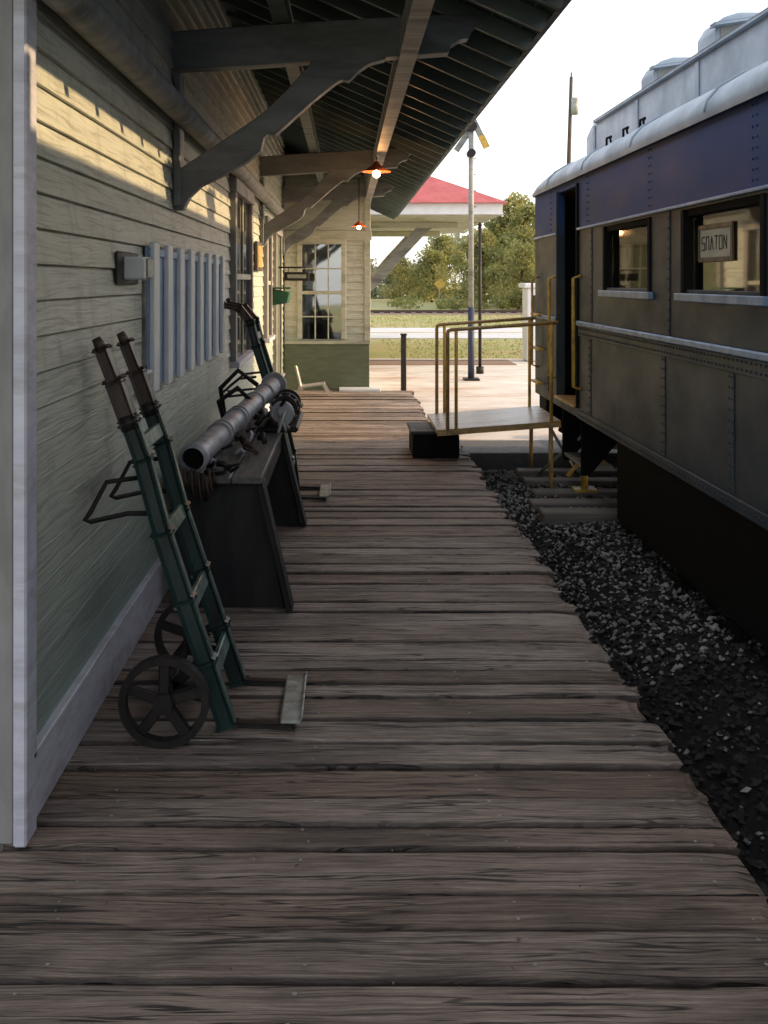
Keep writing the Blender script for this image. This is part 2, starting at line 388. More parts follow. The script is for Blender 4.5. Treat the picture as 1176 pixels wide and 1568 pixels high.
# ---------------------------------------------------------------- depot building
XW=-.93
dep=grp('train_depot')
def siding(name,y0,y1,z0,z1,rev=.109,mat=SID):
    V=[];Fc=[]; z=z0; n=0
    segs=14
    while z<z1:
        zt=min(z+rev,z1)
        for i in range(segs+1):
            yy=y0+(y1-y0)*i/segs; w=random.uniform(-.0015,.0015)
            V+= [(XW-.02,yy,z+w),(XW+.004,yy,z+w),(XW+.002,yy,z+.004+w),(XW-.0135,yy,zt+.004)]
        for i in range(segs):
            a=n+i*4
            for k in range(3): Fc.append((a+k,a+4+k,a+5+k,a+1+k))
        n=len(V); z=zt
    return mesh_obj(name,V,Fc,mat,dep)
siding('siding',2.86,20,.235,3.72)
box('wall_core',-7,XW-.021,2.86,20,-.1,3.70,CREAM,dep,0)
box('baseboard',XW-.02,XW+.012,2.87,14.7,.004,.215,TRIMW,dep,.004)
box('baseboard_cap',XW-.02,XW+.03,2.87,14.7,.2155,.236,TRIMW,dep,.004)
box('corner_board_face',-1.12,-.940,2.815,2.858,.002,3.70,TRIMG,dep,.006)
box('corner_board_edge',-.938,-.900,2.80,2.90,.002,3.70,TRIMW,dep,.006)
box('corner_board_inner',-1.135,-1.122,2.822,2.858,.002,3.70,TRIMG,dep,.002)
for i in range(34):
    z=.1+i*.109; 
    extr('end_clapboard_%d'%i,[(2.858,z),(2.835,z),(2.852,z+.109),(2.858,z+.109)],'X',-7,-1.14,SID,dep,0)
tube('wall_plate_beam',[(-.86,1.0,2.47),(-.86,8,2.49),(-.86,14.6,2.49)],.062,BEAM,dep,12)
sl=.445
def rz(X): return 2.93+(1.0-X)*sl
Y0,Y1=.4,20.3
ridgeX=-4.0
V=[(1.02,Y0,rz(1.02)),(1.02,Y1,rz(1.02)),(ridgeX,Y1,rz(ridgeX)),(ridgeX,Y0,rz(ridgeX)),(-9.02,Y0,rz(1.02)),(-9.02,Y1,rz(1.02))]
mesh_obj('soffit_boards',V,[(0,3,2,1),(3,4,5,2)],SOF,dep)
V2=[(v[0]*1.0,v[1],v[2]+.035) for v in V]
mesh_obj('roof_sheet',V2,[(0,1,2,3),(3,2,5,4)],DROOF,dep)
obox('eave_edge',(1.03,Y0,rz(1.03)+.015),(1.03,Y1,rz(1.03)+.015),.03,.055,SOF,dep)
for k in range(22):
    X=.93-k*.15
    obox('soffit_board_joint_%d'%k,(X,Y0,rz(X)-.004),(X,Y1,rz(X)-.004),.012,.008,RAFT,dep,bev=0)
yy=Y0+.05; k=0
while yy<Y1:
    obox('rafter_%d'%k,(.99,yy,rz(.99)-.052),(-1.0,yy,rz(-1.0)-.052),.045,.09,RAFT,dep,bev=.003)
    yy+=.41; k+=1
obox('outer_purlin',(.33,Y0,2.86),(.33,Y1,2.86),.085,.14,BEAM,dep)
obox('inner_purlin',(-.35,Y0,3.05),(-.35,Y1,3.05),.08,.12,RAFT,dep)
def P(px,py,s=282.): return ((px-530)/s,1.6+(430-py)/s)
beam=[P(262,52),P(262,110),P(380,104),P(480,97),P(600,90),P(686,84),P(690,72),P(703,64),P(716,62),P(722,48),P(737,36),P(726,24),P(600,30),P(400,42)]
brace=[P(264,268),P(264,322),P(282,322),P(292,302),P(310,285),P(345,268),P(382,247),P(400,232),P(405,212),P(412,206),P(422,208),P(445,188),P(478,158),P(508,134),P(516,128),P(524,124),P(534,126),P(548,112),P(565,100),P(590,93),P(590,84),P(500,84),P(478,98),P(440,140),P(400,178),P(350,212),P(310,238)]
def bracket(i,Y,t=.10):
    extr('bracket_beam_%d'%i,[(max(p[0],-.945),p[1]) for p in beam][::-1],'Y',Y-t*.55,Y+t*.55,BRK,dep,.005)
    extr('bracket_brace_%d'%i,[(max(p[0],-.94),p[1]) for p in brace][::-1],'Y',Y-t*.45,Y+t*.45,BRK,dep,.005)
    box('bracket_wall_cleat_%d'%i,-.925,-.89,Y-.07,Y+.07,2.0,2.72,BRK,dep)
for i,Y in enumerate((5.40,10.8,14.45)): bracket(i,Y)
bracket(3,.9)
def opening(name,y0,y1,z0,z1,door=False):
    box(name+'_jamb_a',XW-.01,XW+.045,y0,y0+.11,z0,z1,TRIMG,dep)
    box(name+'_jamb_b',XW-.01,XW+.045,y1-.11,y1,z0,z1,TRIMG,dep)
    box(name+'_head',XW-.01,XW+.055,y0-.03,y1+.03,z1+.001,z1+.13,TRIMG,dep)
    box(name+'_sill',XW-.01,XW+.075,y0-.03,y1+.03,z0-.05,z0-.001,TRIMW,dep)
    if door:
        box(name+'_leaf',XW,XW+.018,y0+.112,y1-.112,z0,z1-.002,OLIVE,dep,.002)
        for q in range(2):
            a=y0+.2+q*(y1-y0-.4)/2
            box(name+'_panel_%d'%q,XW+.0185,XW+.028,a+.05,a+(y1-y0-.4)/2-.05,z0+.2,z0+.95,OLIVE,dep)
    else:
        box(name+'_glass',XW,XW+.014,y0+.112,y1-.112,z0,z1-.002,GLASSB,dep,0)
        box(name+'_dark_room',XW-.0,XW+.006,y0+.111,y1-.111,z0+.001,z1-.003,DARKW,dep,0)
        box(name+'_meeting_rail',XW+.0145,XW+.03,y0+.112,y1-.112,(z0+z1)/2-.025,(z0+z1)/2+.025,CREAM,dep)
        ym=(y0+y1)/2
        box(name+'_muntin',XW+.0145,XW+.027,ym-.012,ym+.012,z0,z1-.003,CREAM,dep)
opening('window_a',8.0,9.5,.95,2.32)
opening('window_b',11.2,12.0,.95,2.2)
opening('door_b',12.7,13.8,.02,2.2,True)
sh=grp('slatted_window_shutter')
box('back_panel',XW+.003,XW+.018,4.58,7.25,1.10,1.76,BLUEW,sh,.003)
for i in range(8):
    y=4.60+i*.365
    box('slat_%d'%i,XW+.0185,XW+.045,y,y+.13,1.08,1.78,WHITE,sh,.005)
box('top_rail',XW+.0186,XW+.030,4.58,7.25,1.715,1.755,BLUEW,sh)
eb=grp('electrical_box')
box('case',XW+.004,XW+.10,4.12,4.26,1.605,1.70,WHITE,eb,.008)
box('lid',XW-.0+.1005,XW+.108,4.13,4.25,1.612,1.693,STEEL,eb,.003)
box('mounting_board',XW+.002,XW+.012,4.0,4.4,1.585,1.72,DARKW,eb,.003)
ob=grp('outlet_box')
box('case',XW+.004,XW+.055,4.40,4.50,1.10,1.20,WHITE,ob,.006)
box('cover',XW+.0555,XW+.06,4.41,4.49,1.11,1.19,STEEL,ob,.002)
tube('conduit',[(XW+.025,4.45,1.2),(XW+.025,4.45,1.6),(XW+.03,4.3,1.64)],.009,STEEL,ob,8)
pl=grp('wall_mailbox')
extr('body',[(XW+.01,1.30),(XW+.22,1.33),(XW+.25,1.46),(XW+.01,1.50)],'Y',11.95,12.35,GREENBOX,pl,.006)
box('lid',XW+.008,XW+.26,11.93,12.37,1.502,1.522,GREENBOX,pl)
hs=grp('hanging_sign')
box('board',-.83,-.5,13.4,13.43,1.60,1.72,DARKW,hs,.004)
box('lettering_strip',-.79,-.54,13.39,13.3985,1.635,1.685,CREAM,hs,.001)
tube('arm',[(XW,13.415,1.78),(-.48,13.415,1.78)],.012,IRON,hs,8)
tube('hanger_a',[(-.78,13.415,1.72),(-.78,13.415,1.78)],.006,IRON,hs,6)
tube('hanger_b',[(-.56,13.415,1.72),(-.56,13.415,1.78)],.006,IRON,hs,6)
po=grp('framed_notice')
box('frame',XW+.01,XW+.04,10.0,10.6,1.7,2.0,HANDW,po); box('paper',XW+.0405,XW+.044,10.05,10.55,1.74,1.96,YEL,po,0)
YB=14.75
box('bay_core',XW+.01,.33,YB+.03,18.5,-.07,3.25,CREAM,dep,0)
box('bay_lower_panel',XW+.02,.345,YB,YB+.03,-.06,.66,OLIVE,dep,.004)
box('bay_sill_band',XW+.02,.36,YB-.03,YB+.03,.662,.71,CREAM,dep,.004)
for i in range(22):
    z=.712+i*.109
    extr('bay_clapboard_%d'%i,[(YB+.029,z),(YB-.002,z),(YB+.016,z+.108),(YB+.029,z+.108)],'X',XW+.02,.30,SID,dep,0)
box('bay_corner_board',.27,.36,YB-.016,YB+.1,.712,3.2,CREAM,dep)
box('bay_frieze',XW+.02,.38,YB-.03,YB-.0165,2.2,2.34,CREAM,dep)
wx0,wx1,wz0,wz1=-.72,.0,.74,2.14
box('bay_window_jamb_a',wx0,wx0+.07,YB-.04,YB-.004,wz0,wz1,CREAM,dep); box('bay_window_jamb_b',wx1-.07,wx1,YB-.04,YB-.004,wz0,wz1,CREAM,dep)
box('bay_window_head',wx0,wx1,YB-.045,YB-.004,wz1+.001,wz1+.07,CREAM,dep)
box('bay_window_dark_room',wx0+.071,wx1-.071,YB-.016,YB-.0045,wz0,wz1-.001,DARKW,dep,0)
box('bay_window_glass',wx0+.071,wx1-.071,YB-.022,YB-.0175,wz0,wz1-.001,GLASSB,dep,0)
box('bay_window_curtain',wx0+.09,wx1-.09,YB-.0172,YB-.0165,1.45,wz1-.05,BEAM,dep,0)
box('bay_window_meeting',wx0+.071,wx1-.071,YB-.036,YB-.0225,1.40,1.45,CREAM,dep)
for q in (1,2):
    X=wx0+.07+q*(wx1-wx0-.14)/3
    box('bay_window_muntin_%d'%q,X-.01,X+.01,YB-.033,YB-.0225,wz0,wz1-.002,CREAM,dep)
for z in (1.07,1.78): box('bay_window_bar_%d'%int(z*100),wx0+.071,wx1-.071,YB-.032,YB-.0226,z-.01,z+.01,CREAM,dep)
box('bay_step',-.1,.5,14.42,14.72,-.075,.03,WHITE,dep)
def lamp(X,Y,z,ztop,s=1.0,e=12):
    g=grp('pendant_lamp')
    tube('cord',[(X,Y,z+.12*s),(X,Y,ztop)],.008,IRON,g,6)
    tube('shade',[(X,Y,z+.12*s),(X,Y,z+.09*s),(X,Y,z+.05*s),(X,Y,z+.02*s)],[.02*s,.035*s,.09*s,.14*s],SHADE,g,20,caps=False)
    bm=bmesh.new(); bmesh.ops.create_uvsphere(bm,u_segments=12,v_segments=8,radius=.036*s,matrix=Matrix.Translation((X,Y,z))); bm_obj('bulb',bm,BULB,g,True)
    L=bpy.data.lights.new('bulb_light','POINT'); L.energy=e; L.color=(1,.48,.18); L.shadow_soft_size=.05
    lo=bpy.data.objects.new('bulb_light',L); lo.location=(X,Y,z-.06); link(lo,g)
lamp(.29,9.5,2.62,2.80); lamp(.175,13.6,2.33,3.0,.75,6)
# ---------------------------------------------------------------- hand trucks
STEELG=pm('worn_green_grey_paint',(.12,.20,.18),(.06,.11,.10),(18,18,18),rough=.35,dirt=(.03,.045,.04),bump=.4)
def wheel(g,X,Y,Z,r,w,n=5):
    segs=32
    V=[];Fc=[]
    prof=[(r,-w/2),(r,w/2),(r*.84,w/2),(r*.84,-w/2)]
    for i in range(segs):
        a=2*math.pi*i/segs
        for (rr,yy) in prof: V.append((X+rr*math.cos(a),Y+yy,Z+rr*math.sin(a)))
    for i in range(segs):
        for k in range(4):
            Fc.append((i*4+k,i*4+(k+1)%4,((i+1)%segs)*4+(k+1)%4,((i+1)%segs)*4+k))
    mesh_obj('wheel_rim',V,Fc,IRON,g)
    tube('wheel_hub',[(X,Y-w*.9,Z),(X,Y+w*.9,Z)],r*.22,IRON,g,14)
    for i in range(n):
        a=2*math.pi*i/n+.3
        obox('spoke_%d'%i,(X+r*.18*math.cos(a),Y,Z+r*.18*math.sin(a)),(X+r*.87*math.cos(a),Y,Z+r*.87*math.sin(a)),w*.45,r*.24,IRON,g,up=(-math.sin(a),0,math.cos(a)))
def truck(Yn,Yf,rail,loop=True):
    g=grp('hand_truck')
    for tag,Y in (('near',Yn),('far',Yf)):
        n=len(rail)
        for a in range(n-1):
            p,q=rail[a],rail[a+1]
            mt=HANDW if a<2 else TGREEN
            w=(.042,.058,.05,.055,.06,.06,.06,.06)[a]
            d=Vector((q[0]-p[0],0,q[1]-p[1])).normalized()*.006
            obox('side_%s_%d'%(tag,a),(p[0]-d.x,Y,p[1]-d.z),(q[0]+d.x,Y,q[1]+d.z),.042 if a>1 else .046,w,mt,g,up=(-d.z,0,d.x),bev=.012)
            if a>=2: obox('edge_strap_%s_%d'%(tag,a),(p[0]-d.z*5.2,Y,p[1]+d.x*5.2),(q[0]-d.z*5.2,Y,q[1]+d.x*5.2),.03,.004,STEELG,g,up=(-d.z,0,d.x),bev=0)
        p=rail[0]; tube('handle_tip_'+tag,[(p[0]-.025,Y,p[1]+.045),(p[0],Y,p[1])],[.016,.023],HANDW,g,10)
        q=rail[2]
        tube('ferrule_'+tag,[(q[0]-.008,Y,q[1]+.02),(q[0]+.008,Y,q[1]-.03)],.036,IRON,g,12)
    for k in (2.6,4.0,5.1,6.2):
        i=int(k);f=k-i
        if i+1>=len(rail): continue
        X=rail[i][0]*(1-f)+rail[i+1][0]*f; z=rail[i][1]*(1-f)+rail[i+1][1]*f
        d=Vector((rail[i+1][0]-rail[i][0],0,rail[i+1][1]-rail[i][1])).normalized()
        obox('cross_bar_%d'%i,(X+.012,Yn+.019,z),(X+.012,Yf-.019,z),.022,.055,STEELG,g,up=d)
    bx,bz_=rail[-1]
    r=.155
    ax=bx-.20
    wheel(g,ax,Yn-.13,r,r,.04); wheel(g,ax,Yf+.13,r,r,.04)
    tube('axle',[(ax,Yn-.17,r),(ax,Yf+.17,r)],.014,IRON,g,10)
    for Y in (Yn,Yf):
        obox('axle_bracket',(ax,Y,r),(bx-.06,Y,.12),.02,.05,IRON,g); obox('axle_bracket_up',(ax,Y,r),(rail[-2][0]-.02,Y,rail[-2][1]),.02,.035,IRON,g)
        obox('toe_bar',(bx-.02,Y,.022),(bx+.235,Y,.014),.022,.018,IRON,g)
    box('toe_plate',bx+.19,bx+.255,Yn-.02,Yf+.02,.025,.038,STEEL,g,.006)
    extr('toe_lip',[(bx+.250,.026),(bx+.262,.026),(bx+.272,.050),(bx+.265,.052),(bx+.256,.039),(bx+.250,.039)],'Y',Yn-.02,Yf+.02,STEEL,g,.002)
    if loop:
        for Y,dz in ((Yn,.0),(Yf,.0)):
            tube('support_loop',[(rail[3][0]-.0,Y,.90+dz),(rail[3][0]-.12,Y-.04,.89+dz),(-.885,Y-.10,.80+dz),(-.90,Y-.12,.775+dz),(-.885,Y-.10,.765+dz),(rail[3][0]-.05,Y-.02,.775+dz),(rail[4][0],Y,.77+dz)],.009,IRON,g,8)
    return g
r1=[(-.868,1.35),(-.825,1.24),(-.775,1.10),(-.725,.96),(-.655,.70),(-.575,.46),(-.50,.24),(-.425,.02)]
truck(3.55,3.93,r1)
r2=[(-.885,1.42),(-.78,1.40),(-.70,1.30),(-.655,1.12),(-.57,.85),(-.49,.6),(-.42,.3),(-.385,.02)]
truck(7.25,7.62,r2)
# ---------------------------------------------------------------- bench + pipe
be=grp('wooden_bench')
for i in range(3):
    a=-.86+i*.153
    box('seat_plank_%d'%i,a,a+.147,4.80,7.02,.615+random.uniform(0,.004),.652,BENCHT,be,.006)
for i,Y in enumerate((4.86,6.52)):
    extr('leg_panel_%d'%i,[(-.84,.613),(-.84,.0),(-.30,.0),(-.43,.613)],'Y',Y,Y+.045,BENCHL,be,.004)
    obox('leg_board_%d'%i,(-.418,Y+.02,.612),(-.275,Y+.02,.004),.13,.028,BENCHL,be,up=(1,0,.23))
box('apron',-.445,-.42,4.95,6.5,.50,.612,BENCHL,be)
pp=grp('salvaged_steam_pipe')
a=Vector((-.735,4.78,.745)); b=Vector((-.50,7.05,.875))
def along(t): return tuple(a.lerp(b,t))
tube('barrel',[along(t) for t in (0,.3,.6,1)],.060,PIPE,pp,24,caps=False)
tube('bore',[along(.012),along(.05)],[.052,.052],BLACK,pp,24)
for t in (.235,.262,.42,.447,.66,.80): tube('collar',[along(t),along(t+.014)],.070,PIPE,pp,24)
tube('collar_rim',[along(-.004),along(.0),along(.02),along(.022)],[.055,.070,.070,.06],PIPE,pp,24,caps=False)
tube('flange',[along(.96),along(.98)],.088,PIPE,pp,24)
for i in range(46):
    t=random.uniform(.0,.62)
    p=Vector(along(t))+Vector((random.uniform(-.05,.17),0,-.075+random.uniform(-.015,.03)))
    q=p+Vector((random.uniform(-.08,.08),random.uniform(-.14,.14),random.uniform(-.02,.05)))
    m=(p+q)/2+Vector((random.uniform(-.03,.03),0,random.uniform(-.01,.05)))
    tube('fitting_%d'%i,[p,m,q],random.uniform(.007,.018),random.choice([RUST,IRON,PIPE]),pp,8)
for i in range(9):
    t=i/8; x_=-.78+.14*t
    tube('hanging_chain_%d'%i,[(x_,4.775,.68+random.uniform(-.02,.02)),(x_+.01,4.765,.64-.05*math.sin(t*3.1)),(x_+.02,4.78,.61-.07*math.sin(t*3.1))],random.uniform(.006,.011),random.choice([RUST,IRON]),pp,6)
mc=grp('cast_iron_machine_part')
MX=-.40
for t,r,l in ((-.30,.075,.05),(-.22,.055,.14),(-.06,.085,.03),(0,.10,.04),(.08,.075,.14),(.24,.095,.03),(.30,.06,.10)):
    tube('drum',[(MX,6.5+t,.77),(MX,6.5+t+l,.77)],r,PIPE if r<.08 else IRON,mc,22)
box('base_casting',-.55,-.30,6.2,6.98,.653,.69,IRON,mc,.012)
for i in range(10):
    a_=i*.628
    tube('bolt_%d'%i,[(MX+.085*math.cos(a_),6.47,.77+.085*math.sin(a_)),(MX+.085*math.cos(a_),6.51,.77+.085*math.sin(a_))],.010,STEEL,mc,6)
for k in range(7):
    tube('rod_%d'%k,[(MX+random.uniform(-.1,.1),6.0+k*.1,.68),(MX+random.uniform(-.1,.1),6.1+k*.1,.80),(MX+random.uniform(-.1,.1),6.3+k*.1,.74)],.010,random.choice([RUST,IRON,STEEL]),mc,6)
tube('lever',[(-.5,6.3,.75),(-.4,6.2,.83),(-.36,6.1,.90)],.012,IRON,mc)
tube('yoke',[(-.74,6.2,.66),(-.78,6.1,.86),(-.66,6.05,.95),(-.58,6.1,.86)],.016,IRON,mc)
tube('yoke_b',[(-.80,6.6,.66),(-.82,6.5,.90),(-.70,6.45,1.02),(-.58,6.5,.92)],.016,IRON,mc)
# ---------------------------------------------------------------- small chair and far post
ch=grp('wooden_deck_chair')
obox('back',(-.62,13.9,.08),(-.70,13.95,.40),.26,.02,PLANK,ch,up=(1,0,.2)); obox('seat',(-.66,13.9,.12),(-.30,13.9,.17),.26,.02,PLANK,ch)
for Y in (13.79,14.01):
    obox('leg_front',(-.32,Y,.17),(-.22,Y,.0),.02,.03,PLANK,ch); obox('leg_rear',(-.60,Y,.14),(-.72,Y,.0),.02,.03,PLANK,ch)
wp=grp('wooden_post')
box('shaft',.80,.88,14.5,14.58,-.08,.80,DARKW,wp,.008); box('cap',.792,.888,14.492,14.588,.801,.83,DARKW,wp,.006)
# ---------------------------------------------------------------- gangway
gw=grp('boarding_gangway')
box('step_block',.60,1.02,8.95,9.50,.002,.215,BLACK,gw,.012)
box('step_tread',.58,1.04,8.93,9.52,.217,.25,DARKW,gw,.008)
obox('ramp_deck',(.80,9.25,.275),(1.88,9.25,.355),1.05,.035,PLANK,gw)
for s_,Y in (('near',8.73),('far',9.77)):
    obox('ramp_edge_'+s_,(.80,Y,.265),(1.88,Y,.345),.03,.05,BROWNP,gw)
    tube('rail_'+s_,[(.89,Y,.26),(.89,Y,1.13),(.895,Y,1.16),(.92,Y,1.17),(1.86,Y,1.235)],.017,BROWNP,gw,10)
    tube('mid_post_'+s_,[(.965,Y,.27),(.965,Y,1.17)],.015,YEL,gw,10)
    tube('end_post_'+s_,[(1.80,Y,.36),(1.80,Y,1.23)],.015,YEL,gw,10)
for Y in (8.75,9.68):
    tube('under_strut',[(1.80,Y,.34),(1.80,Y,-.25)],.02,BROWNP,gw,8)
tube('cross_brace_a',[(1.80,8.75,.30),(2.15,9.3,-.2)],.014,STEEL,gw,8); tube('cross_brace_b',[(2.15,8.75,.30),(1.80,9.3,-.2)],.014,STEEL,gw,8)
# ---------------------------------------------------------------- railcar
rc=grp('passenger_railcar')
XT,XF=1.90,4.90; YA,YZ=-12.0,10.0
wins=[]
for y0,y1 in ((6.20,7.33),(4.50,5.62)): wins.append((y0,y1,1.50,2.0))
yy=4.5
while yy>-10: 
    yy-=1.70; wins.append((yy,yy+1.12,1.50,2.0))
holed('side_lower','X',XT,XT+.05,YA,YZ,.48,2.02,wins+[(8.16,8.90,.56,2.02)],OLV,rc)
holed('side_letterboard','X',XT-.001,XT+.049,YA,YZ,2.0205,2.47,[(8.16,8.90,2.0205,2.385)],NAVY,rc)
holed('side_far','X',XF-.05,XF,YA,YZ,.48,2.47,wins,OLV,rc)
box('end_far',XT+.051,XF-.051,YZ-.05,YZ-.002,.48,2.47,OLV,rc,0); box('end_near',XT+.051,XF-.051,YA+.002,YA+.05,.48,2.47,OLV,rc,0)
box('floor',XT+.051,XF-.051,YA+.051,YZ-.051,.49,.555,BLACK,rc,0); box('ceiling',XT+.051,XF-.051,YA+.051,YZ-.051,2.42,2.45,CARIN,rc,0)
box('vestibule_wall',XT+.051,XF-.051,7.95,8.0,.556,2.419,CARIN,rc,0)
box('vestibule_side',3.1,3.15,8.001,YZ-.052,.556,2.419,DARKW,rc,0)
for i,w in enumerate(wins):
    y0,y1,z0,z1=w
    box('window_frame_a_%d'%i,XT-.012,XT+.07,y0-.002,y0+.045,z0+.031,z1-.001,BLACK,rc,.003); box('window_frame_b_%d'%i,XT-.012,XT+.07,y1-.045,y1+.002,z0+.031,z1-.001,BLACK,rc,.003)
    box('window_frame_t_%d'%i,XT+.005,XT+.07,y0+.046,y1-.046,z1-.04,z1-.001,BLACK,rc,.003); box('window_frame_s_%d'%i,XT+.005,XT+.07,y0+.046,y1-.046,z0+.001,z0+.05,OLV,rc,.003)
    box('glass_%d'%i,XT+.045,XT+.05,y0+.0455,y1-.0455,z0+.0505,z1-.0405,GLASST,rc,0)
    box('sill_%d'%i,XT-.035,XT-.0005,y0-.05,y1+.05,z0-.015,z0+.03,CARB,rc,.004)
    for Y in (y0+.25,): box('seat_back_%d'%i,XT+.25,XT+1.3,Y,Y+.12,.556,1.66,HANDW,rc,.03); 
for i,w in enumerate(wins[:3]): box('window_shade_%d'%i,XT+.09,XT+.095,w[0]+.02,w[0]+.38,1.52,1.99,CARIN,rc,0)
ws=[('frame_t',4.98,5.46,1.875,1.90),('frame_b',4.98,5.46,1.70,1.725)]
for n_,a_,b_,c_,d_ in ws: box('window_sign_'+n_,XT+.030,XT+.042,a_,b_,c_,d_,HANDW,rc,.002)
for k,(a_,b_) in enumerate(((4.98,5.005),(5.435,5.46))): box('window_sign_side_%d'%k,XT+.030,XT+.042,a_,b_,1.7255,1.8745,HANDW,rc,.002)
box('window_sign_panel',XT+.034,XT+.040,5.006,5.434,1.7255,1.8745,CREAM,rc,0)
def stroke(i,pts):
    for k in range(len(pts)-1):
        p,q=pts[k],pts[k+1]
        obox('window_sign_letter_%d_%d'%(i,k),(XT+.0325,5.405-p[0],1.765+p[1]),(XT+.0325,5.405-q[0],1.765+q[1]),.007,.002,DARKW,rc,up=(1,0,0),bev=0)
H=.07
L_=[[(.04,H),(0,H),(0,H/2),(.04,H/2),(.04,0),(0,0)],[(0,0),(0,H),(.04,H),(.04,0)],[(0,0),(.02,H),(.04,0)],[(.0,H),(.04,H),(.02,H),(.02,0)],[(0,0),(.04,0),(.04,H),(0,H),(0,0)],[(0,0),(0,H),(.04,0),(.04,H)]]
for i,l in enumerate(L_): stroke(i,[(p[0]+i*.062,p[1]) for p in l])
box('belt_rail',XT-.028,XT-.0005,YA,8.12,1.235,1.275,CARB,rc,.008)
box('belt_rail_end',XT-.028,XT-.0005,8.94,YZ,1.235,1.275,CARB,rc,.008)
box('belt_lower',XT-.010,XT-.0004,YA,8.12,1.15,1.233,OLV,rc,.003)
box('drip_moulding',XT-.024,XT-.0016,YA,8.12,2.012,2.03,CARB,rc,.004); box('drip_moulding_end',XT-.024,XT-.0016,8.94,YZ,2.012,2.03,CARB,rc,.004)
box('lower_sill',XT-.018,XT-.0005,YA,8.12,.482,.55,OLV,rc,.005)
seams=[3.2,4.9,5.95,7.75,9.35,1.5]
for i,y in enumerate(seams):
    box('seam_%d'%i,XT-.006,XT-.0003,y-.035,y+.035,.552,1.148,OLV,rc,.002)
for i,y in enumerate((3.95,5.85,7.7)): box('pier_%d'%i,XT-.006,XT-.0003,y-.02,y+.02,1.28,2.01,OLV,rc,.002)
riv=[]
yy=2.5
while yy<8.1: riv+= [(yy,1.215),(yy,1.175),(yy,.515)]; yy+=.055
for y in seams:
    z=.58
    while z<1.14: riv+=[(y-.02,z),(y+.02,z)]; z+=.055
for y in (3.95,5.85,7.7):
    z=1.31
    while z<2.0: riv.append((y,z)); z+=.06
V=[];Fc=[]
def rivmesh(nm,riv,mt):
    V=[];Fc=[]
    for (y,z) in riv:
        a=len(V); r=.0085; x0=XT-.0105 if 1.14<z<1.23 else (XT-.0185 if z<.55 else XT-.006)
        if z>2.03: x0=XT-.001
        for k in range(6): V.append((x0,y+r*math.cos(k*1.047),z+r*math.sin(k*1.047)))
        for k in range(6): V.append((x0-.005,y+r*.6*math.cos(k*1.047),z+r*.6*math.sin(k*1.047)))
        for k in range(6): Fc.append((a+k,a+(k+1)%6,a+6+(k+1)%6,a+6+k))
        Fc.append(tuple(range(a+6,a+12)))
    mesh_obj(nm,V,Fc,mt,rc,True)
rivmesh('rivets',riv,OLV)
riv=[]
for y in (3.0,4.6,6.2,7.8,9.2):
    z=2.07
    while z<2.42: riv+=[(y,z),(y+.05,z)]; z+=.05
rivmesh('letterboard_rivets',riv,NAVY)
XC=3.40
low=[(1.865,2.44),(1.855,2.475),(1.87,2.53),(1.93,2.60),(2.05,2.67),(2.2,2.72),(2.32,2.745)]
low=low+[(XC,2.80)]+[(2*XC-x,z) for x,z in low[::-1]]
cl=[(2.30,2.70),(2.30,3.05),(2.32,3.09),(2.38,3.115),(2.6,3.19),(3.0,3.27),(3.4,3.30)]
cl=cl+[(2*XC-x,z) for x,z in cl[-2::-1]]
def loft(name,prof,secs,zb,mat):
    V=[];Fc=[];n=len(prof)
    for (Y,fx,fz) in secs:
        for (x,z) in prof: V.append((XC+(x-XC)*fx,Y,zb+(z-zb)*fz))
    for i in range(len(secs)-1):
        for k in range(n-1): Fc.append((i*n+k,i*n+k+1,(i+1)*n+k+1,(i+1)*n+k))
    Fc.append(tuple(range(n))); Fc.append(tuple((len(secs)-1)*n+k for k in range(n)))
    o=mesh_obj(name,V,Fc,mat,rc,True)
    bm=bmesh.new();bm.from_mesh(o.data);bmesh.ops.recalc_face_normals(bm,faces=bm.faces[:]);bm.to_mesh(o.data);bm.free()
    md=o.modifiers.new('edge','EDGE_SPLIT'); md.split_angle=math.radians(38)
    return o
loft('lower_roof',low,[(YA-.05,.97,.3),(YA+.3,1,1),(2,1,1),(6,1,1),(9.4,1,1),(9.75,1,.85),(9.98,.995,.5),(10.06,.98,.1)],2.44,ROOFP)
loft('clerestory',cl,[(YA+.4,.8,.2),(YA+1.2,1,1),(2,1,1),(6,1,1),(9.1,1,1),(9.4,.99,.96),(9.65,.97,.82),(9.8,.94,.55),(9.86,.9,.15)],2.70,ROOFP)
for i in range(14):
    y=9.2-i*1.35
    box('clerestory_batten_%d'%i,2.288,2.299,y-.03,y+.03,2.76,3.03,ROOFP,rc,.003)
    tube('roof_seam_%d'%i,[(1.855,y,2.475),(1.868,y,2.535),(1.928,y,2.605),(2.05,y,2.676),(2.2,y,2.726),(2.295,y,2.745)],.008,ROOFP,rc,6)
obox('clerestory_eave',(2.285,YA+1.2,3.06),(2.285,9.15,3.06),.03,.022,ROOFP,rc)
obox('clerestory_base',(2.285,YA+1.2,2.755),(2.285,9.3,2.755),.03,.022,ROOFP,rc)
for i,y in enumerate((8.1,6.75,5.2,2.5)):
    prof=[(2.50,3.13),(2.50,3.30),(2.55,3.385),(2.66,3.42),(2.80,3.42),(2.90,3.37),(2.92,3.2)]
    extr('roof_vent_%d'%i,prof,'Y',y-.02,y+.34,ROOFP,rc,.01)
    box('vent_mouth_%d'%i,2.53,2.88,y-.026,y-.0215,3.2,3.34,BEAM,rc,0)
    obox('vent_hood_%d'%i,(2.47,y-.05,3.32),(2.95,y-.05,3.39),.10,.02,ROOFP,rc)
for i,y in enumerate((6.6,7.0,7.45)):
    tube('roof_iron_%d'%i,[(1.95,y,2.61),(1.95,y,2.665),(2.0,y+.06,2.69),(2.03,y+.20,2.69),(2.05,y+.24,2.66)],.009,BLACK,rc,6)
